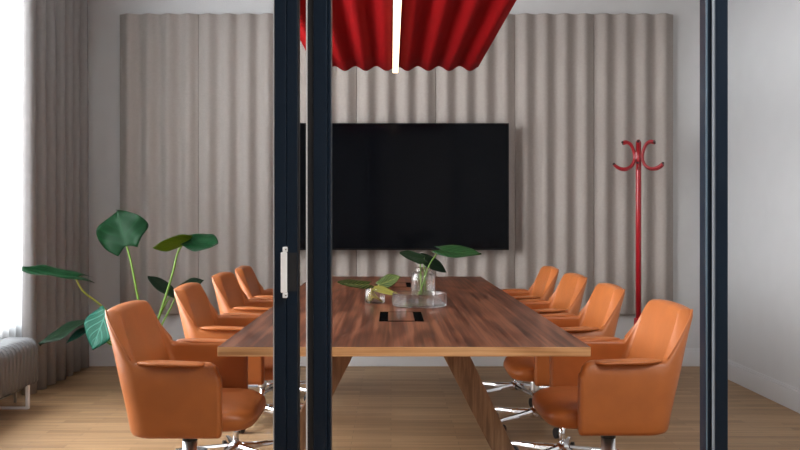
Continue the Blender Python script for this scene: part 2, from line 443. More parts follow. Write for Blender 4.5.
# ------------------------------------------------------------------ fluted felt wall panels
PW = 0.6155; PX0 = (119.5 - 391) / 900 * 7.0
PZ0, PZ1 = 0.41, 1.15 + 205.5 / 900 * 6.98
def panel_bm():
    bm = bmesh.new()
    n = 64; rows = []
    def depth(u): return 0.034 + 0.043 * (0.5 - 0.5 * math.cos(u * 8 * PI))
    zs = [PZ0, PZ0 + 0.006] + [PZ0 + 0.006 + (PZ1 - PZ0 - 0.012) * k / 6 for k in range(1, 6)] + [PZ1 - 0.006, PZ1]
    for i, z in enumerate(zs):
        k = 0.006 if i in (0, len(zs) - 1) else 0.0
        rows.append([bm.verts.new((0.001 + (PW - 0.002) * j / n, -max(0.02, depth(j / n) - k), z)) for j in range(n + 1)])
    for i in range(len(rows) - 1):
        for j in range(n): bm.faces.new((rows[i][j], rows[i][j + 1], rows[i + 1][j + 1], rows[i + 1][j]))
    b = [bm.verts.new(p) for p in ((0.001, 0, PZ0), (PW - 0.001, 0, PZ0), (PW - 0.001, 0, PZ1), (0.001, 0, PZ1))]
    bm.faces.new((b[0], b[1], *reversed(rows[0]))); bm.faces.new((b[3], b[2], *reversed(rows[-1])))
    bm.faces.new((b[0], b[3], *[r[0] for r in reversed(rows)])); bm.faces.new((b[1], b[2], *[r[-1] for r in reversed(rows)]))
    bm.faces.new(b)
    return bm
plabels = ['leftmost fluted beige felt wall panel, behind the tall plant leaves',
           'second fluted felt wall panel from the left, beside the dark door stile',
           'third fluted felt wall panel from the left, behind the left end of the television',
           'middle fluted felt wall panel, behind the centre of the television',
           'fluted felt wall panel behind the right half of the television',
           'fluted felt wall panel between the television and the coat stand',
           'rightmost fluted felt wall panel, behind the red coat stand']
pm = None
for k in range(7):
    if pm is None:
        o = obj('acoustic_wall_panel', panel_bm(), M['felt'])
        for p in o.data.polygons: p.use_smooth = abs(p.normal.z) < 0.5 and p.area < 0.05
        pm = o
    else:
        o = pm.copy(); COL.objects.link(o)
    o.location = (PX0 + PW * k, YB - 0.001, 0)
    tag(o, plabels[k], 'wall panel', 'fluted felt panels on the back wall')

# ------------------------------------------------------------------ television
def P(x, y, D): return Vector(((x - 391) / 900 * D, D, H - (y - 219) / 900 * D))
TD = 6.86
a, b = P(283, 250, TD), P(509, 123, TD)
t = thing('television', 'large black flat screen television on the felt wall panels', 'television', ((a.x + b.x) / 2, TD, (a.z + b.z) / 2))
hw, hh = (b.x - a.x) / 2, (b.z - a.z) / 2
bm = bmesh.new(); box(bm, -hw, hw, 0.0, 0.035, -hh, hh); box(bm, -hw * .6, hw * .6, 0.035, 0.055, -hh * .7, hh * .6)
obj('casing', bm, M['tv_bezel'], t, bevel=0.003)
obj('screen', bx(-hw + 0.009, hw - 0.009, -0.0012, -0.0001, -hh + 0.014, hh - 0.009), M['tv_screen'], t)
obj('wall_bracket', bx(-0.25, 0.25, 0.055, 0.098, -0.2, 0.2), M['black_plastic'], t)

# ------------------------------------------------------------------ red ceiling baffle and linear lamp
RZ = 2.185; RY0, RY1 = 3.05, 6.2; RX0, RX1 = -0.533, 0.602
t = thing('ceiling_baffle', 'red corrugated felt baffle hanging above the table', 'acoustic baffle', (TX, RY0, RZ))
bm = bmesh.new(); n = 120; per = 20.8 / 145.0
def rz(x): return 0.0165 * math.cos(2 * PI * x / per)
ringsL = []
for y in (0, 0.004, *[0.004 + (RY1 - RY0 - 0.008) * k / 8 for k in range(1, 8)], RY1 - RY0 - 0.004, RY1 - RY0):
    k = 0.004 if y in (0, RY1 - RY0) else 0.0
    lo = [(RX0 - TX + (RX1 - RX0) * j / n, y, rz(RX0 - TX + (RX1 - RX0) * j / n) + k) for j in range(n + 1)]
    hi = [(x, yy, z + 0.03 - 2 * k) for (x, yy, z) in reversed(lo)]
    ringsL.append(lo + hi)
loft(bm, ringsL)
bf = obj('felt_panel', bm, M['red_felt'], t)
for p in bf.data.polygons: p.use_smooth = abs(p.normal.y) < 0.7 and abs(p.normal.x) < 0.95
for sx in (-0.42, 0.42):
    for y in (0.4, RY1 - RY0 - 0.4):
        bm = bmesh.new(); tube(bm, [(sx, y, 0.02), (sx, y, ZC - RZ)], 0.0015, 6)
        obj('suspension_cable', bm, M['steel_wire'], t)
LY0, LY1 = 3.3, 6.17
t = thing('linear_lamp', 'lit slim linear lamp under the middle of the red baffle', 'lamp', (TX - 0.012, LY0, 2.150))
LL = LY1 - LY0
obj('housing', bx(-0.018, 0.018, 0, LL, 0.016, 0.052), M['alu'], t)
obj('diffuser', bx(-0.019, 0.019, -0.001, LL + 0.001, 0.0, 0.0155), M['led'], t, bevel=0.003)

# ------------------------------------------------------------------ conference table
TY0, TY1 = 2.885, 6.42; TW = 1.197; TZ = 0.74
t = thing('conference_table', 'long walnut conference table with splayed wooden legs', 'table', (TX, (TY0 + TY1) / 2, 0))
TL = TY1 - TY0
bm = bmesh.new()
fs = box(bm, -TW / 2, TW / 2, -TL / 2, TL / 2, TZ - 0.031, TZ)
for f in bm.faces:
    if f.normal.z < 0.5 and f.calc_center_median().z < TZ - 0.002: f.material_index = 1
tt = obj('tabletop', bm, [M['walnut'], M['walnut_edge']], t)
for p in tt.data.polygons: p.material_index = 0 if p.normal.z > 0.5 else 1
md = tt.modifiers.new('bevel', 'BEVEL'); md.width = 0.0015; md.segments = 2
def leg_bm(sx, sy):
    bm = bmesh.new()
    # flat tapered board, splayed sideways
    zt, zb = TZ - 0.0315, 0.0
    yc = sy * (TL / 2 - 0.42)
    ri = []
    for (z, f) in ((zb, 1.0), (zt, 0.0)):
        xc = sx * (0.185 + (0.535 - 0.185) * f)
        hwid = 0.050 + (0.036 - 0.050) * f
        y = yc + sy * 0.05 * f
        xc -= 0.016
        ri.append([(xc - hwid, y - 0.03, z), (xc + hwid, y - 0.03, z), (xc + hwid, y + 0.03, z), (xc - hwid, y + 0.03, z)])
    loft(bm, ri); return bm
for sx in (-1, 1):
    for sy in (-1, 1):
        obj('leg', leg_bm(sx, sy), M['walnut_leg'], t, bevel=0.006)
obj('under_beam', bx(-0.05, 0.05, -TL / 2 + 0.7, TL / 2 - 0.7, TZ - 0.10, TZ - 0.0315), M['walnut_leg'], t)
def hatch(y0, y1, wid):
    fr = bmesh.new(); q = 0.006; z0, z1 = TZ + 0.0002, TZ + 0.002
    box(fr, -wid / 2 - q, wid / 2 + q, y0 - 2 * q, y0, z0, z1); box(fr, -wid / 2 - q, wid / 2 + q, y1, y1 + 2 * q, z0, z1)
    box(fr, -wid / 2 - q, -wid / 2, y0, y1, z0, z1); box(fr, wid / 2, wid / 2 + q, y0, y1, z0, z1)
    h = obj('cable_hatch', fr, M['slot'], t)
    for s in (-1, 1):
        e = s * wid / 2
        obj('cable_slot', bx(min(e, e - s * 0.030), max(e, e - s * 0.030), y0, y1, z0, z1 - 0.001), M['slot'], h)
    obj('hatch_lid', bx(-wid / 2 + 0.031, wid / 2 - 0.031, y0 + 0.002, y1 - 0.002, z0, z1), M['walnut'], h)
yc = (TY0 + TY1) / 2
hatch(3.61 - yc, 3.95 - yc, 0.168)
hatch(5.42 - yc, 5.78 - yc, 0.165)

# ------------------------------------------------------------------ chairs
ZB, ZA, ZT = 0.424, 0.674, 0.846
XA = 0.155
def shell_plan(u, z):
    """u in [-1, 1] : arm front, side, rounded corner, back, corner, side, arm front.  Chair faces +x."""
    f = (z - ZB) / (ZT - ZB)
    xb = -0.150 - 0.062 * f - 0.042 * f * f
    hy = 0.292 + 0.004 * math.sin(PI * min(1, f * 1.2)) - 0.046 * max(0, (z - 0.62) / (ZT - 0.62)) ** 1.1
    r = 0.088 - 0.022 * max(0, min(1, f))
    s = abs(u); sg = 1 if u >= 0 else -1
    if s < 0.34:                          # back, slightly bowed
        q = s / 0.34; y = q * (hy - r); x = xb - 0.006 * (1 - q * q)
        n = Vector((-1, 0.03 * q, 0))
    elif s < 0.62:
        q = (s - 0.34) / 0.28 * PI / 2
        x = xb + r - r * math.cos(q); y = hy - r + r * math.sin(q); n = Vector((-math.cos(q), math.sin(q), 0))
    else:
        q = (s - 0.62) / 0.38; x = xb + r + (XA - xb - r) * q; y = hy; n = Vector((0, 1, 0))
    n.normalize(); n.y *= sg
    return Vector((x, y * sg, z)), n
def shell_top(u):
    s = abs(u)
    if s < 0.34: z = ZT - 0.006 * (s / 0.34) ** 3
    elif s < 0.62:
        q = (s - 0.34) / 0.28
        z = ZT - 0.006 + (ZA - ZT + 0.006) * (1 - math.cos(q * PI / 2)) ** 0.95
    else:
        q = (s - 0.62) / 0.38; x = -0.10 + (XA + 0.10) * q
        z = ZA
        if x > XA - 0.04: z = ZA - 0.04 * (1 - math.sqrt(max(0, 1 - ((x - XA + 0.04) / 0.04) ** 2)))
    return z
def shell_bm():
    bm = bmesh.new(); rings = []
    us = [-1 + 0.38 * (1 - math.cos(PI / 2 * k / 12)) for k in range(12)]
    us = [-1, -.993, -.98, -.96, -.94, -.915, -.88, -.83, -.78, -.73, -.68, -.645] + [-.62 + .28 * k / 12 for k in range(12)] + [-.34 + .34 * k / 5 for k in range(5)]
    us = us + [0] + [-x for x in reversed(us)]
    th = 0.052
    def ring(u, shrink=0.0, push=0.0):
        zt = shell_top(u); zb = ZB
        pts = []
        nz = 7; rr = 0.016
        def pt(z, off):
            p, n = shell_plan(u, z)
            q = p - n * off
            if push: q.x += push
            q.z = z
            return q
        s = shrink
        # outer side going up, rounded rim, inner side going down, rounded bottom
        pts.append(pt(zb + rr * 0.3 + s, rr * 0.3 + s)); 
        for k in range(nz + 1): pts.append(pt(zb + rr + s + (zt - zb - 2 * rr - 2 * s) * k / nz, s))
        pts.append(pt(zt - rr * 0.3 - s, rr * 0.3 + s)); pts.append(pt(zt - s, rr + s)); pts.append(pt(zt - s, th - rr - s)); pts.append(pt(zt - rr * 0.3 - s, th - rr * 0.3 - s))
        for k in range(nz + 1): pts.append(pt(zt - rr - s - (zt - zb - 2 * rr - 2 * s) * k / nz, th - s))
        pts.append(pt(zb + rr * 0.3 + s, th - rr * 0.3 - s)); pts.append(pt(zb + s, th - rr - s)); pts.append(pt(zb + s, rr + s))
        return pts
    rings.append(ring(-1, 0.013, 0.010)); rings.append(ring(-1, 0.004, 0.007))
    for u in us: rings.append(ring(u))
    rings.append(ring(1, 0.004, 0.007)); rings.append(ring(1, 0.013, 0.010))
    loft(bm, rings)
    return bm
def armpad_bm(s):
    bm = bmesh.new(); rings = []
    yc = 0.2765 * s
    N = 18
    for k in range(N + 1):
        q = k / N; x = -0.112 + 0.222 * q
        env = min(1, (q / 0.30)) ** 0.6 * (1 if q < 0.82 else math.sqrt(max(0.0, 1 - ((q - 0.82) / 0.19) ** 2)))
        w_ = 0.006 + 0.031 * env; t_ = 0.003 + 0.0070 * env * (1 - 0.5 * q)
        zc_ = ZA + 0.001 - 0.006 * q
        ring = []
        for j in range(16):
            a = 2 * PI * j / 16
            ca, sa = math.cos(a), math.sin(a)
            ring.append((x, yc + w_ * math.copysign(abs(ca) ** 0.7, ca), zc_ + t_ * math.copysign(abs(sa) ** 0.8, sa)))
        rings.append(ring)
    loft(bm, rings); return bm
def cushion_bm():
    """thick seat pad with a waterfall front"""
    bm = bmesh.new()
    x0, x1, hy, z0, z1 = -0.085, 0.262, 0.232, 0.428, 0.495
    xc, hx = (x0 + x1) / 2, (x1 - x0) / 2
    def outline(k, n=56):
        a = 2 * PI * k / n; c, s = math.cos(a), math.sin(a); e = 2 / 4.2
        return xc + hx * math.copysign(abs(c) ** e, c), hy * math.copysign(abs(s) ** e, s)
    prof = [(0.80, 0.0), (0.91, 0.003), (0.96, 0.012), (0.985, 0.026), (1.0, 0.042), (0.99, 0.056), (0.965, 0.066), (0.90, 0.073), (0.75, 0.077), (0.45, 0.080), (0.15, 0.081)]
    rings = []
    for (f, dz) in prof:
        r = []
        for k in range(56):
            x, y = outline(k)
            xx, yy = xc + (x - xc) * f, y * f
            zz = z0 + dz
            if dz > 0.04: zz -= 0.022 * max(0, (xx - 0.12) / 0.155) ** 2      # waterfall
            r.append((xx, yy, zz))
        rings.append(r)
    loft(bm, rings); return bm
def build_chair(label):
    t = thing('conference_chair', label, 'chair', group='cognac leather chairs around the table')
    obj('shell', shell_bm(), M['leather'], t, smooth=True)
    for s in (-1, 1): obj('armrest_pad', armpad_bm(s), M['leather'], t, smooth=True)
    obj('seat_cushion', cushion_bm(), M['leather'], t, smooth=True)
    for sd in (-1, 1):
        pts = []
        for k in range(15):
            uu = 0.36 + 0.25 * k / 14; z = shell_top(uu) - 0.001
            p, n = shell_plan(sd * uu, z); p = p - n * 0.007; p.z = z; pts.append(p)
        bm = bmesh.new(); tube(bm, pts, 0.0035, 6)
        obj('piping', bm, M['leather'], t, smooth=True)
    obj('mechanism', bx(-0.06, 0.06, -0.06, 0.06, 0.372, 0.430), M['black_plastic'], t, bevel=0.006)
    bm = bmesh.new(); lathe(bm, [(0.027, 0.352), (0.027, 0.3718)], 20)
    obj('collar', bm, M['black_plastic'], t, smooth=False)
    bm = bmesh.new(); lathe(bm, [(0.025, 0.205), (0.0255, 0.21), (0.0255, 0.352)], 24)
    obj('column_sleeve', bm, M['satin'], t, smooth=True)
    bm = bmesh.new(); lathe(bm, [(0.0145, 0.095), (0.0145, 0.2051)], 20)
    obj('column', bm, M['chrome'], t, smooth=True)
    bm = bmesh.new(); lathe(bm, [(0.026, 0.058), (0.038, 0.062), (0.040, 0.085), (0.033, 0.098), (0.022, 0.108), (0.0150, 0.112)], 24)
    obj('hub', bm, M['chrome'], t, smooth=True)
    for k in range(5):
        a = 2 * PI * k / 5 + math.radians(36)
        c, s = math.cos(a), math.sin(a)
        def W(r, l, z): return (r * c - l * s, r * s + l * c, z)
        bm = bmesh.new(); rings = []
        for q in range(7):
            f = q / 6; r = 0.034 + 0.246 * f; hwid = 0.019 - 0.008 * f; zt = 0.100 - 0.020 * f ** 0.8; zb = 0.068 - 0.004 * f + 0.002
            if q == 6: zt -= 0.004
            rings.append([W(r, -hwid, zb), W(r, hwid, zb), W(r, hwid, zt - 0.008), W(r, hwid * .55, zt), W(r, -hwid * .55, zt), W(r, -hwid, zt - 0.008)])
        loft(bm, rings)
        lg = obj('base_leg', bm, M['chrome'], t, smooth=True)
        md = lg.modifiers.new('e', 'EDGE_SPLIT'); md.split_angle = 0.7
        bm = bmesh.new()
        tube(bm, [W(0.270, 0, 0.072), W(0.270, 0, 0.052)], 0.006, 8)
        ax = Vector((-s, c, 0)); ct = Vector(W(0.262, 0, 0.0275))
        for off in (-0.012, 0.012):
            rr = []
            for (d, rad) in ((-0.010, 0.020), (-0.0085, 0.0272), (0.0085, 0.0272), (0.010, 0.020)):
                cc = ct + ax * (off + d)
                rr.append([cc + Vector((c, s, 0)) * rad * math.cos(2 * PI * j / 20) + Vector((0, 0, 1)) * rad * math.sin(2 * PI * j / 20) for j in range(20)])
            loft(bm, rr)
        sphere(bm, ct + Vector((0, 0, 0.012)), 0.015, 10, 6)
        obj('caster', bm, M['black_plastic'], lg, smooth=False)
    return t
side = {'R': 'right', 'L': 'left'}
order = ['nearest', 'second', 'third', 'farthest']
chairs = [('R', 3.29, 0), ('R', 4.18, 1), ('R', 4.97, 2), ('R', 5.76, 3), ('L', 3.25, 0), ('L', 4.21, 1), ('L', 5.08, 2), ('L', 5.79, 3)]
def clabel(sd, i):
    return {('R', 0): 'nearest cognac leather chair on the right side of the table, turned to it',
            ('R', 1): 'second cognac leather chair from the front, right side of the table',
            ('R', 2): 'third cognac leather chair from the front, right side of the table',
            ('R', 3): 'farthest cognac leather chair on the right side, next to the felt wall',
            ('L', 0): 'nearest cognac leather chair on the left side, in front of the plant',
            ('L', 1): 'second cognac leather chair from the front, left side of the table',
            ('L', 2): 'third cognac leather chair from the front, left side of the table',
            ('L', 3): 'farthest cognac leather chair on the left, right beside the dark door stile'}[(sd, i)]
proto = build_chair(clabel('R', 0))
jit = [0.0, -0.02, 0.015, -0.01, 0.0, 0.02, -0.015, 0.01]
for n_, (sd, y, i) in enumerate(chairs):
    o = proto if n_ == 0 else copy_tree(proto)
    o.location = (TX + (0.752 if sd == 'R' else -0.768), y, 0)
    o.rotation_euler = (0, 0, (PI if sd == 'R' else 0) + jit[n_])
    o['label'] = clabel(sd, i)

# ------------------------------------------------------------------ coat stand
cx, cy = (638.5 - 391) / 900 * 6.62, 6.62
t = thing('coat_stand', 'red lacquered coat stand with curled hooks in right corner', 'coat stand', (cx, cy, 0))
bm = bmesh.new(); lathe(bm, [(0.020, 0.02), (0.020, 1.715), (0.017, 1.722)], 20); obj('pole', bm, M['red_lacquer'], t, smooth=True)
bm = bmesh.new(); lathe(bm, [(0.012, 1.7221), (0.014, 1.728), (0.008, 1.734)], 16); obj('finial', bm, M['dark_cap'], t)
for k in range(6):
    a = math.radians(13 + 60 * k); c, s = math.cos(a), math.sin(a)
    prof = [(0.124, 1.712), (0.095, 1.716), (0.062, 1.697), (0.040, 1.655), (0.031, 1.615), (0.036, 1.575), (0.060, 1.538), (0.100, 1.518), (0.145, 1.520), (0.180, 1.536), (0.195, 1.548)]
    bm = bmesh.new(); tube(bm, catmull([(r * c, r * s, z) for r, z in prof], 5), 0.0115, 10)
    hk = obj('hook', bm, M['red_lacquer'], t, smooth=True)
    bm = bmesh.new()
    for (r, z) in ((0.128, 1.7112), (0.198, 1.551)): sphere(bm, (r * c, r * s, z), 0.0105, 10, 6)
    obj('hook_tip', bm, M['dark_cap'], hk, smooth=True)
bm = bmesh.new(); lathe(bm, [(0.033, 1.590), (0.033, 1.640)], 20, cap0=True, cap1=True)
obj('hook_ring', bm, M['red_lacquer'], t, smooth=False)
for k in range(4):
    a = math.radians(45 + 90 * k); c, s = math.cos(a), math.sin(a)
    prof = [(0.022, 0.42), (0.030, 0.30), (0.055, 0.17), (0.12, 0.07), (0.20, 0.028), (0.255, 0.0135)]
    bm = bmesh.new(); tube(bm, catmull([(r * c, r * s, z) for r, z in prof], 5), 0.013, 10)
    obj('foot', bm, M['red_lacquer'], t, smooth=True)

# ------------------------------------------------------------------ radiator
RXa, RXb = -2.43, -2.18; Y0, Y1 = 3.5, 5.58
t = thing('radiator', 'low grey ribbed radiator standing under the left window', 'radiator', ((RXa + RXb) / 2, 0, 0))
bm = bmesh.new()
hx = (RXb - RXa) / 2; zb, zt = 0.135, 0.418
n = int((Y1 - Y0) / 0.052)
def rsec(y, ins):
    pts = []; r = 0.07
    for k in range(9):
        a = PI / 2 * k / 8; pts.append((hx - ins - r + r * math.cos(a), y, zt - ins - r + r * math.sin(a)))
    for k in range(9):
        a = PI / 2 + PI / 2 * k / 8; pts.append((-hx + ins + r + r * math.cos(a), y, zt - ins - r + r * math.sin(a)))
    pts.append((-hx + ins, y, zb + ins + 0.02)); pts.append((-hx + ins + 0.02, y, zb + ins)); pts.append((hx - ins - 0.02, y, zb + ins)); pts.append((hx - ins, y, zb + ins + 0.02))
    return pts
rings = []
for k in range(n):
    y = Y0 + (Y1 - Y0) * k / n; d = (Y1 - Y0) / n
    rings += [rsec(y, 0.016), rsec(y + d * 0.18, 0.004), rsec(y + d * 0.34, 0.0), rsec(y + d * 0.66, 0.0), rsec(y + d * 0.82, 0.004)]
rings.append(rsec(Y1, 0.016))
loft(bm, rings)
obj('ribbed_body', bm, M['radiator'], t, smooth=True)
for y in (3.75, 4.6, 5.45):
    bm = bmesh.new()
    for sx in (-1, 1): box(bm, sx * (hx - 0.02) - 0.009, sx * (hx - 0.02) + 0.009, y - 0.014, y + 0.014, 0.012, zb + 0.012)
    box(bm, -hx + 0.011, hx - 0.011, y - 0.014, y + 0.014, 0.0, 0.012)
    obj('foot', bm, M['white_handle'], t, bevel=0.002)
bm = bmesh.new(); tube(bm, [(-0.05, Y1 - 0.012, 0.17), (-0.05, Y1 + 0.05, 0.17), (-0.05, Y1 + 0.06, 0.16), (-0.05, Y1 + 0.06, 0.0)], 0.009, 10)
obj('pipe', bm, M['alu'], t, smooth=True)

# ------------------------------------------------------------------ curtains
def curtain_bm(x, y0, y1, z0, z1, amp, nfold, seed, ph=0.0, flare=0.15, deep=False):
    rnd = random.Random(seed); bm = bmesh.new()
    N = nfold * 12; cols = []
    wob = [rnd.uniform(-1, 1) for _ in range(nfold + 2)]
    zs = [z0 + (z1 - z0) * k / 10 for k in range(11)]
    for j in range(N + 1):
        u = j / N; fk = u * nfold; i = int(fk); f = fk - i
        w0 = wob[i] * (1 - f) + wob[min(i + 1, nfold)] * f
        col = []
        for k, z in enumerate(zs):
            h = (z - z0) / (z1 - z0)
            am = amp * (1 + 0.25 * w0) * (1 + flare * (1 - h))
            a = 2 * PI * fk + ph + 0.5 * w0 * (1 - h)
            dx = am * (2.0 * abs(math.sin(a / 2)) ** 0.8 - 1.0) if deep else am * math.sin(a)
            dy = 0.35 * am * math.sin(2 * a)
            col.append(bm.verts.new((x + dx, y0 + (y1 - y0) * u + dy * 0.5, z)))
        cols.append(col)
    for j in range(N):
        for k in range(10):
            bm.faces.new((cols[j][k], cols[j + 1][k], cols[j + 1][k + 1], cols[j][k + 1]))
    return bm
o = obj('curtain', curtain_bm(-2.350, 5.74, 6.92, 0.025, 3.15, 0.052, 7, 3, ph=0.9, deep=True), M['drape'], smooth=True)
md = o.modifiers.new('s', 'SOLIDIFY'); md.thickness = 0.004
tag(o, 'grey taupe floor-length drape gathered in the left corner', 'curtain')
o = obj('sheer_curtain', curtain_bm(-2.468, 3.6, 6.25, 0.22, 3.14, 0.018, 26, 5), M['sheer'], smooth=True)
tag(o, 'bright white sheer curtain over the window above the radiator', 'curtain')
t = thing('curtain_rail', 'white curtain rail above the window on the left', 'curtain rail', (0, 0, 0))
obj('track', bx(-2.46, -2.32, 2.7, 6.95, 3.16, 3.185), M['base'], t)
for y in (2.9, 4.9, 6.8): obj('bracket', bx(-2.4995, -2.40, y - 0.015, y + 0.015, 3.186, 3.205), M['base'], t)

# ------------------------------------------------------------------ leaves
def leaf(name, base, tip, normal, width, mat, parent, lobe=0.22, fold=0.12, droop=0.10, wave=0.02, seed=1, peak=0.32, org=(0, 0, 0), pw=1.0):
    """leaf blade with a mid rib from base to tip; normal is where its upper face looks"""
    rnd = random.Random(seed)
    base, tip, nr = Vector(base) - Vector(org), Vector(tip) - Vector(org), Vector(normal)
    d = tip - base; L = d.length; d.normalize()
    sd_ = d.cross(nr).normalized(); nr = sd_.cross(d).normalized()
    bm = bmesh.new(); uvl = bm.loops.layers.uv.new('UVMap')
    NT, NS = 22, 14; g = []
    p1, p2 = rnd.uniform(0, 6), rnd.uniform(0, 6)
    def wd(t):
        # rises fast from the base, widest at peak, tapers to a point
        if t < peak: v = math.sin(PI / 2 * (0.30 + 0.70 * t / peak))
        else:
            q = (t - peak) / (1 - peak); v = (1 - q ** 2.0) ** 0.85 * (1 - 0.18 * q)
        return max(0.004, v)
    for i in range(NT + 1):
        t_ = i / NT; row = []
        for j in range(NS + 1):
            s = -1 + 2 * j / NS
            along = t_ * L - lobe * L * (abs(s) ** 1.4) * (1 - t_) ** 2
            y = s * width / 2 * wd(t_)
            z = fold * width / 2 * abs(s) * wd(t_) - droop * L * t_ ** 2 - 0.30 * fold * width * (abs(s) ** 3) * pw
            z += wave * width * math.sin(6 * t_ + p1 + 2.2 * s) * abs(s) + 0.5 * wave * width * math.sin(13 * t_ + p2) * s * s
            row.append((bm.verts.new(base + d * along + sd_ * y + nr * z), t_, j / NS))
        g.append(row)
    for i in range(NT):
        for j in range(NS):
            q = (g[i][j], g[i][j + 1], g[i + 1][j + 1], g[i + 1][j])
            f = bm.faces.new([v[0] for v in q])
            for l, v in zip(f.loops, q): l[uvl].uv = (v[1], v[2])
    o = obj(name, bm, mat, parent, smooth=True, recalc=False)
    md = o.modifiers.new('s', 'SOLIDIFY'); md.thickness = 0.0012; md.offset = 0
    return o

# big potted plant in the corner behind the left chairs
pot = Vector((-1.60, 6.0, 0))
t = thing('potted_plant', 'tall potted plant with big green leaves behind the left chairs', 'potted plant', pot)
bm = bmesh.new(); lathe(bm, [(0.105, 0.0), (0.12, 0.006), (0.155, 0.235), (0.158, 0.245), (0.150, 0.245), (0.145, 0.20)], 36, cap1=False)
obj('pot', bm, M['pot'], t, smooth=True).modifiers.new('e', 'EDGE_SPLIT')
bm = bmesh.new(); lathe(bm, [(0.1462, 0.205), (0.09, 0.213), (0.01, 0.216)], 30); obj('soil', bm, M['soil'], t)
def stalk(pts, r0, r1, mat):
    bm = bmesh.new(); tube(bm, catmull([Vector(p) - pot for p in pts], 8), lambda q: r0 + (r1 - r0) * q, 8)
    return obj('stem', bm, mat, t, smooth=True)
D = 6.0
def root(dx, dy): return pot + Vector((dx, dy, 0.20))
st = stalk([root(-0.02, 0.0), P(147, 340, D), P(139, 303, D), P(131, 262, D), P(126.5, 246, D)], 0.010, 0.006, M['stem'])
leaf('leaf', P(126, 246, 5.99), P(116, 210, 6.05), (-0.15, -1, 0.35), 0.345, M['leaf'], st, lobe=0.16, fold=0.10, droop=0.05, wave=0.10, seed=2, peak=0.46, org=pot)
st = stalk([root(0.02, 0.0), P(152, 340, D), P(163, 305, D), P(173, 272, D), P(178, 252, D), P(186, 240, D)], 0.010, 0.006, M['stem'])
leaf('leaf', P(190, 239.5, 6.0), P(151, 245, 5.80), (0.0, -0.75, -0.55), 0.135, M['leaf_lime_lit'], st, lobe=0.05, fold=0.10, droop=-0.10, wave=0.03, seed=4, peak=0.55, org=pot)
leaf('leaf', P(186, 240, 6.0), P(220, 249, 5.9), (0.2, -0.75, 0.65), 0.18, M['leaf'], st, lobe=0.1, fold=0.2, droop=-0.22, wave=0.04, seed=6, peak=0.5, org=pot)
st = stalk([root(-0.05, 0.0), P(134, 340, D), P(104, 308, 5.85), P(84, 292, 5.75), P(76, 279, 5.70)], 0.008, 0.0055, M['stem_olive'])
leaf('leaf', P(78, 277, 5.70), P(21, 272, 5.52), (0.05, -0.33, 0.94), 0.20, M['leaf'], st, lobe=0.30, fold=0.25, droop=-0.10, wave=0.05, seed=8, peak=0.35, org=pot)
st = stalk([root(-0.07, -0.04), P(130, 350, 5.8), P(116, 342, 5.7), P(108, 322, 5.68), P(107, 312, 5.68)], 0.008, 0.005, M['stem'])
leaf('leaf', P(107, 311, 5.68), P(91, 349, 5.60), (-0.25, -0.8, 0.55), 0.24, M['leaf_teal'], st, lobe=0.12, fold=0.14, droop=0.06, wave=0.04, seed=9, peak=0.4, org=pot)
st = stalk([root(-0.09, 0.02), P(125, 352, 5.95), P(104, 340, 5.85), P(86, 322, 5.80)], 0.007, 0.005, M['stem'])
leaf('leaf', P(88, 320, 5.80), P(40, 346, 5.70), (-0.05, -0.20, 0.95), 0.20, M['leaf_dark'], st, lobe=0.1, fold=0.18, droop=-0.06, wave=0.05, seed=11, peak=0.5, org=pot)
st = stalk([root(-0.06, -0.06), P(132, 355, 5.85), P(104, 338, 5.8), P(87, 329, 5.8)], 0.006, 0.004, M['stem'])
leaf('leaf', P(87, 328, 5.8), P(66, 342, 5.7), (-0.1, -0.6, 0.7), 0.07, M['leaf_teal'], st, lobe=0.05, fold=0.1, droop=0.05, seed=12, org=pot)
st = stalk([root(0.0, 0.06), P(152, 335, 6.15), P(165, 305, 6.2), P(173, 294, 6.2)], 0.008, 0.005, M['stem'])
leaf('leaf', P(174, 294, 6.2), P(147, 278, 6.2), (0.1, -0.5, 0.8), 0.12, M['leaf_dark'], st, lobe=0.1, fold=0.2, droop=-0.1, seed=14, peak=0.5, org=pot)
st = stalk([root(0.05, 0.05), P(158, 335, 6.15), P(172, 305, 6.2), P(178, 290, 6.2)], 0.008, 0.005, M['stem'])
leaf('leaf', P(177, 290, 6.2), P(204, 281, 6.2), (-0.1, -0.5, 0.85), 0.15, M['leaf_dark'], st, lobe=0.1, fold=0.2, droop=-0.05, seed=15, peak=0.5, org=pot)

# ------------------------------------------------------------------ glassware and cuttings on the table
def shell_lathe(bm, outer, inner, seg=40, c=(0, 0, 0)):
    lathe(bm, outer + list(reversed(inner)), seg, c, cap0=True, cap1=True)
dz0 = TZ + 0.0004
dish_y = 4.24
dish = bmesh.new()
shell_lathe(dish, [(0.118, 0), (0.128, 0.004), (0.128, 0.060), (0.126, 0.062)], [(0.006, 0.008), (0.118, 0.008), (0.1235, 0.012), (0.1235, 0.060), (0.1245, 0.062)])
o = obj('glass_dish', dish, M['thin_glass'], smooth=True); o.modifiers.new('e', 'EDGE_SPLIT')
o.location = ((419.5 - 391) / 900 * dish_y, dish_y, dz0)
tag(o, 'round clear glass dish in front of the tall vase on the table', 'dish')
vy = 4.60; vx = (423 - 391) / 900 * vy
loc_ = (vx, vy, dz0)
bm = bmesh.new()
shell_lathe(bm, [(0.055, 0), (0.061, 0.005), (0.062, 0.115), (0.058, 0.132), (0.044, 0.143), (0.040, 0.148), (0.041, 0.160), (0.0405, 0.162)],
            [(0.004, 0.008), (0.052, 0.008), (0.0575, 0.014), (0.0585, 0.114), (0.055, 0.128), (0.041, 0.140), (0.037, 0.147), (0.038, 0.160), (0.0385, 0.162)])
o = obj('glass_vase', bm, M['thin_glass'], smooth=True); o.location = loc_; tag(o, 'taller clear glass vase holding large leaves behind the dish', 'vase')
jy = 4.40; jx = (375 - 391) / 900 * jy
loc_ = (jx, jy, dz0)
bm = bmesh.new()
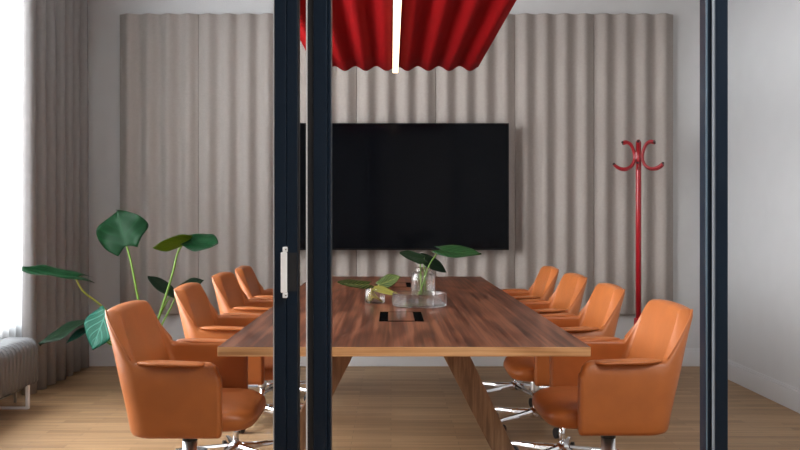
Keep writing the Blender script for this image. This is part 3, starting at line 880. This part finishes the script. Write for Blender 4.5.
shell_lathe(bm, [(0.042, 0), (0.048, 0.004), (0.050, 0.035), (0.046, 0.062), (0.044, 0.070), (0.0435, 0.071)], [(0.003, 0.006), (0.040, 0.006), (0.045, 0.010), (0.047, 0.035), (0.043, 0.061), (0.0415, 0.070), (0.042, 0.071)], 36)
o = obj('glass_jar', bm, M['thin_glass'], smooth=True); o.location = loc_; tag(o, 'small clear glass jar with yellow rooted cuttings, left on table', 'jar')

def cutting(name, label, pts, r0, r1, smat, lf, group, roots=()):
    base = Vector(pts[0])
    t = thing(name, label, 'leaf cutting', base, group=group)
    bm = bmesh.new(); tube(bm, catmull([Vector(p) - base for p in pts], 8), lambda q: r0 + (r1 - r0) * q, 8)
    obj('stem', bm, smat, t, smooth=True)
    for k, rp in enumerate(roots):
        bm = bmesh.new(); tube(bm, catmull([Vector(p) - base for p in rp], 6), 0.0022, 6); obj('root', bm, smat, t, smooth=True)
    for a in lf:
        b_, t_, nr, wdt, mat, kw = a
        leaf('leaf', b_, t_, nr, wdt, mat, t, org=base, **kw)
    return t
G1 = 'leaf cuttings in the tall glass vase'
vb = Vector((vx, vy, dz0 + 0.013))
cutting('leaf_cutting', 'long stemmed cutting with broad leaf reaching right out of the vase',
        [vb + Vector((-0.02, -0.015, 0)), P(426, 274, vy), P(431, 262, vy), P(440, 250, vy)], 0.004, 0.0035, M['stem'],
        [(P(441, 250, 4.60), P(481.5, 259, 4.50), (0.05, -0.62, 0.80), 0.105, M['leaf_table'], dict(lobe=0.22, fold=0.20, droop=-0.16, wave=0.03, seed=21, peak=0.45))], G1)
cutting('leaf_cutting', 'cutting in the vase with a leaf drooping to the left',
        [vb + Vector((-0.005, 0.01, 0)), P(421, 283, vy + .01), P(420.5, 268, vy + .01), P(420, 259, vy + .01)], 0.004, 0.003, M['stem'],
        [(P(424, 259, 4.61), P(397, 256, 4.50), (0.1, -0.75, 0.65), 0.085, M['leaf_table'], dict(lobe=0.1, fold=0.15, droop=-0.14, wave=0.03, seed=22, peak=0.45))], G1)
cutting('leaf_cutting', 'cutting in the vase with a leaf hanging behind the long stem',
        [vb + Vector((0.012, 0.022, 0)), P(425, 283, vy + .03), P(424, 266, vy + .03), P(424, 257, vy + .03)], 0.004, 0.003, M['stem'],
        [(P(422, 257, 4.64), P(446, 273, 4.62), (0.25, -0.7, 0.65), 0.085, M['leaf_dark'], dict(lobe=0.15, fold=0.2, droop=-0.05, wave=0.03, seed=23, peak=0.4))], G1)
G2 = 'yellow rooted cuttings in the small jar'
jb = Vector((jx, jy, dz0 + 0.0085))
cutting('leaf_cutting', 'rooted cutting in the small jar with a leaf lying far left',
        [jb + Vector((0.03, -0.005, 0)), P(376, 296, jy), P(370, 288, jy), P(367, 284, jy)], 0.004, 0.003, M['root'],
        [(P(369, 284.5, 4.40), P(335.5, 287, 4.28), (0.1, -0.60, 0.80), 0.075, M['leaf_varieg'], dict(lobe=0.15, fold=0.2, droop=-0.16, wave=0.03, seed=31, peak=0.45))], G2)
cutting('leaf_cutting', 'rooted cutting in the small jar with a striped upright leaf',
        [jb + Vector((-0.015, 0.012, 0)), P(371, 294, jy + .01), P(376, 288, jy + .02), P(379, 285, jy + .02)], 0.004, 0.003, M['root'],
        [(P(378, 285, 4.43), P(401, 278, 4.42), (-0.2, -0.75, 0.65), 0.078, M['leaf_varieg'], dict(lobe=0.1, fold=0.2, droop=-0.12, wave=0.03, seed=32, peak=0.5))], G2)
cutting('leaf_cutting', 'rooted cutting in the small jar with a yellow leaf bending right',
        [jb + Vector((-0.025, -0.012, 0)), P(369, 297, jy - .01), P(372, 291, jy - .01), P(375, 288, jy - .01)], 0.004, 0.003, M['root'],
        [(P(374, 288, 4.39), P(397, 292.5, 4.30), (0.0, -0.6, 0.8), 0.052, M['leaf_yellow'], dict(lobe=0.1, fold=0.15, droop=0.12, wave=0.03, seed=33, peak=0.35))], G2,
        [[jb + Vector(p) for p in q] for q in (((-0.025, -0.012, 0.003), (-0.008, -0.026, 0.02), (0.012, -0.02, 0.012), (0.03, -0.012, 0.004)), ((-0.018, -0.02, 0.03), (0.005, -0.028, 0.018), (0.024, -0.018, 0.010), (0.03, 0.004, 0.003)))])

# ------------------------------------------------------------------ light
wd_ = bpy.data.worlds.new('overcast'); scene.world = wd_; wd_.use_nodes = True
bg = wd_.node_tree.nodes['Background']; bg.inputs[0].default_value = (0.93, 0.96, 1.0, 1); bg.inputs[1].default_value = 0.85
def area(name, loc, rot, sx, sy, power, col):
    l = bpy.data.lights.new(name, 'AREA'); l.shape = 'RECTANGLE'; l.size = sx; l.size_y = sy; l.energy = power; l.color = col
    o = bpy.data.objects.new(name, l); COL.objects.link(o); o.location = loc; o.rotation_euler = rot
    return o
# daylight outside the left window, shining in (+X)
area('window_daylight', (-3.15, 4.4, 1.95), (0, -PI / 2, 0), 2.8, 3.6, 700, (1.0, 0.985, 0.96))

# fill light added over the unseen lobby to brighten the right chairs
lp = thing('lobby_fill_panel', 'square fill panel added above the unseen lobby in front of the glass', 'lamp', (1.55, 0.6, ZC))
obj('fill_panel_frame', bx(-0.75, 0.75, -0.75, 0.75, -0.03, -0.0005), M['alu'], lp)
area('lobby_fill', (1.55, 0.6, ZC - 0.035), (0, 0, 0), 1.4, 1.4, 105, (1.0, 0.97, 0.92))
# ------------------------------------------------------------------ camera
cam = bpy.data.cameras.new('camera'); cam.sensor_width = 36; cam.sensor_fit = 'HORIZONTAL'
cam.lens = 900 / 800 * 36; cam.shift_x = 9 / 800; cam.shift_y = -6 / 800; cam.clip_start = 0.05
co = bpy.data.objects.new('camera', cam); COL.objects.link(co)
co.location = (0, 0, H); co.rotation_euler = (PI / 2, 0, 0)
scene.camera = co
vs = scene.view_settings
vs.view_transform = 'Standard'; vs.look = 'None'; vs.gamma = 1.0; vs.use_curve_mapping = False; vs.exposure = 0.0
scene.cycles.caustics_refractive = True; scene.cycles.caustics_reflective = False
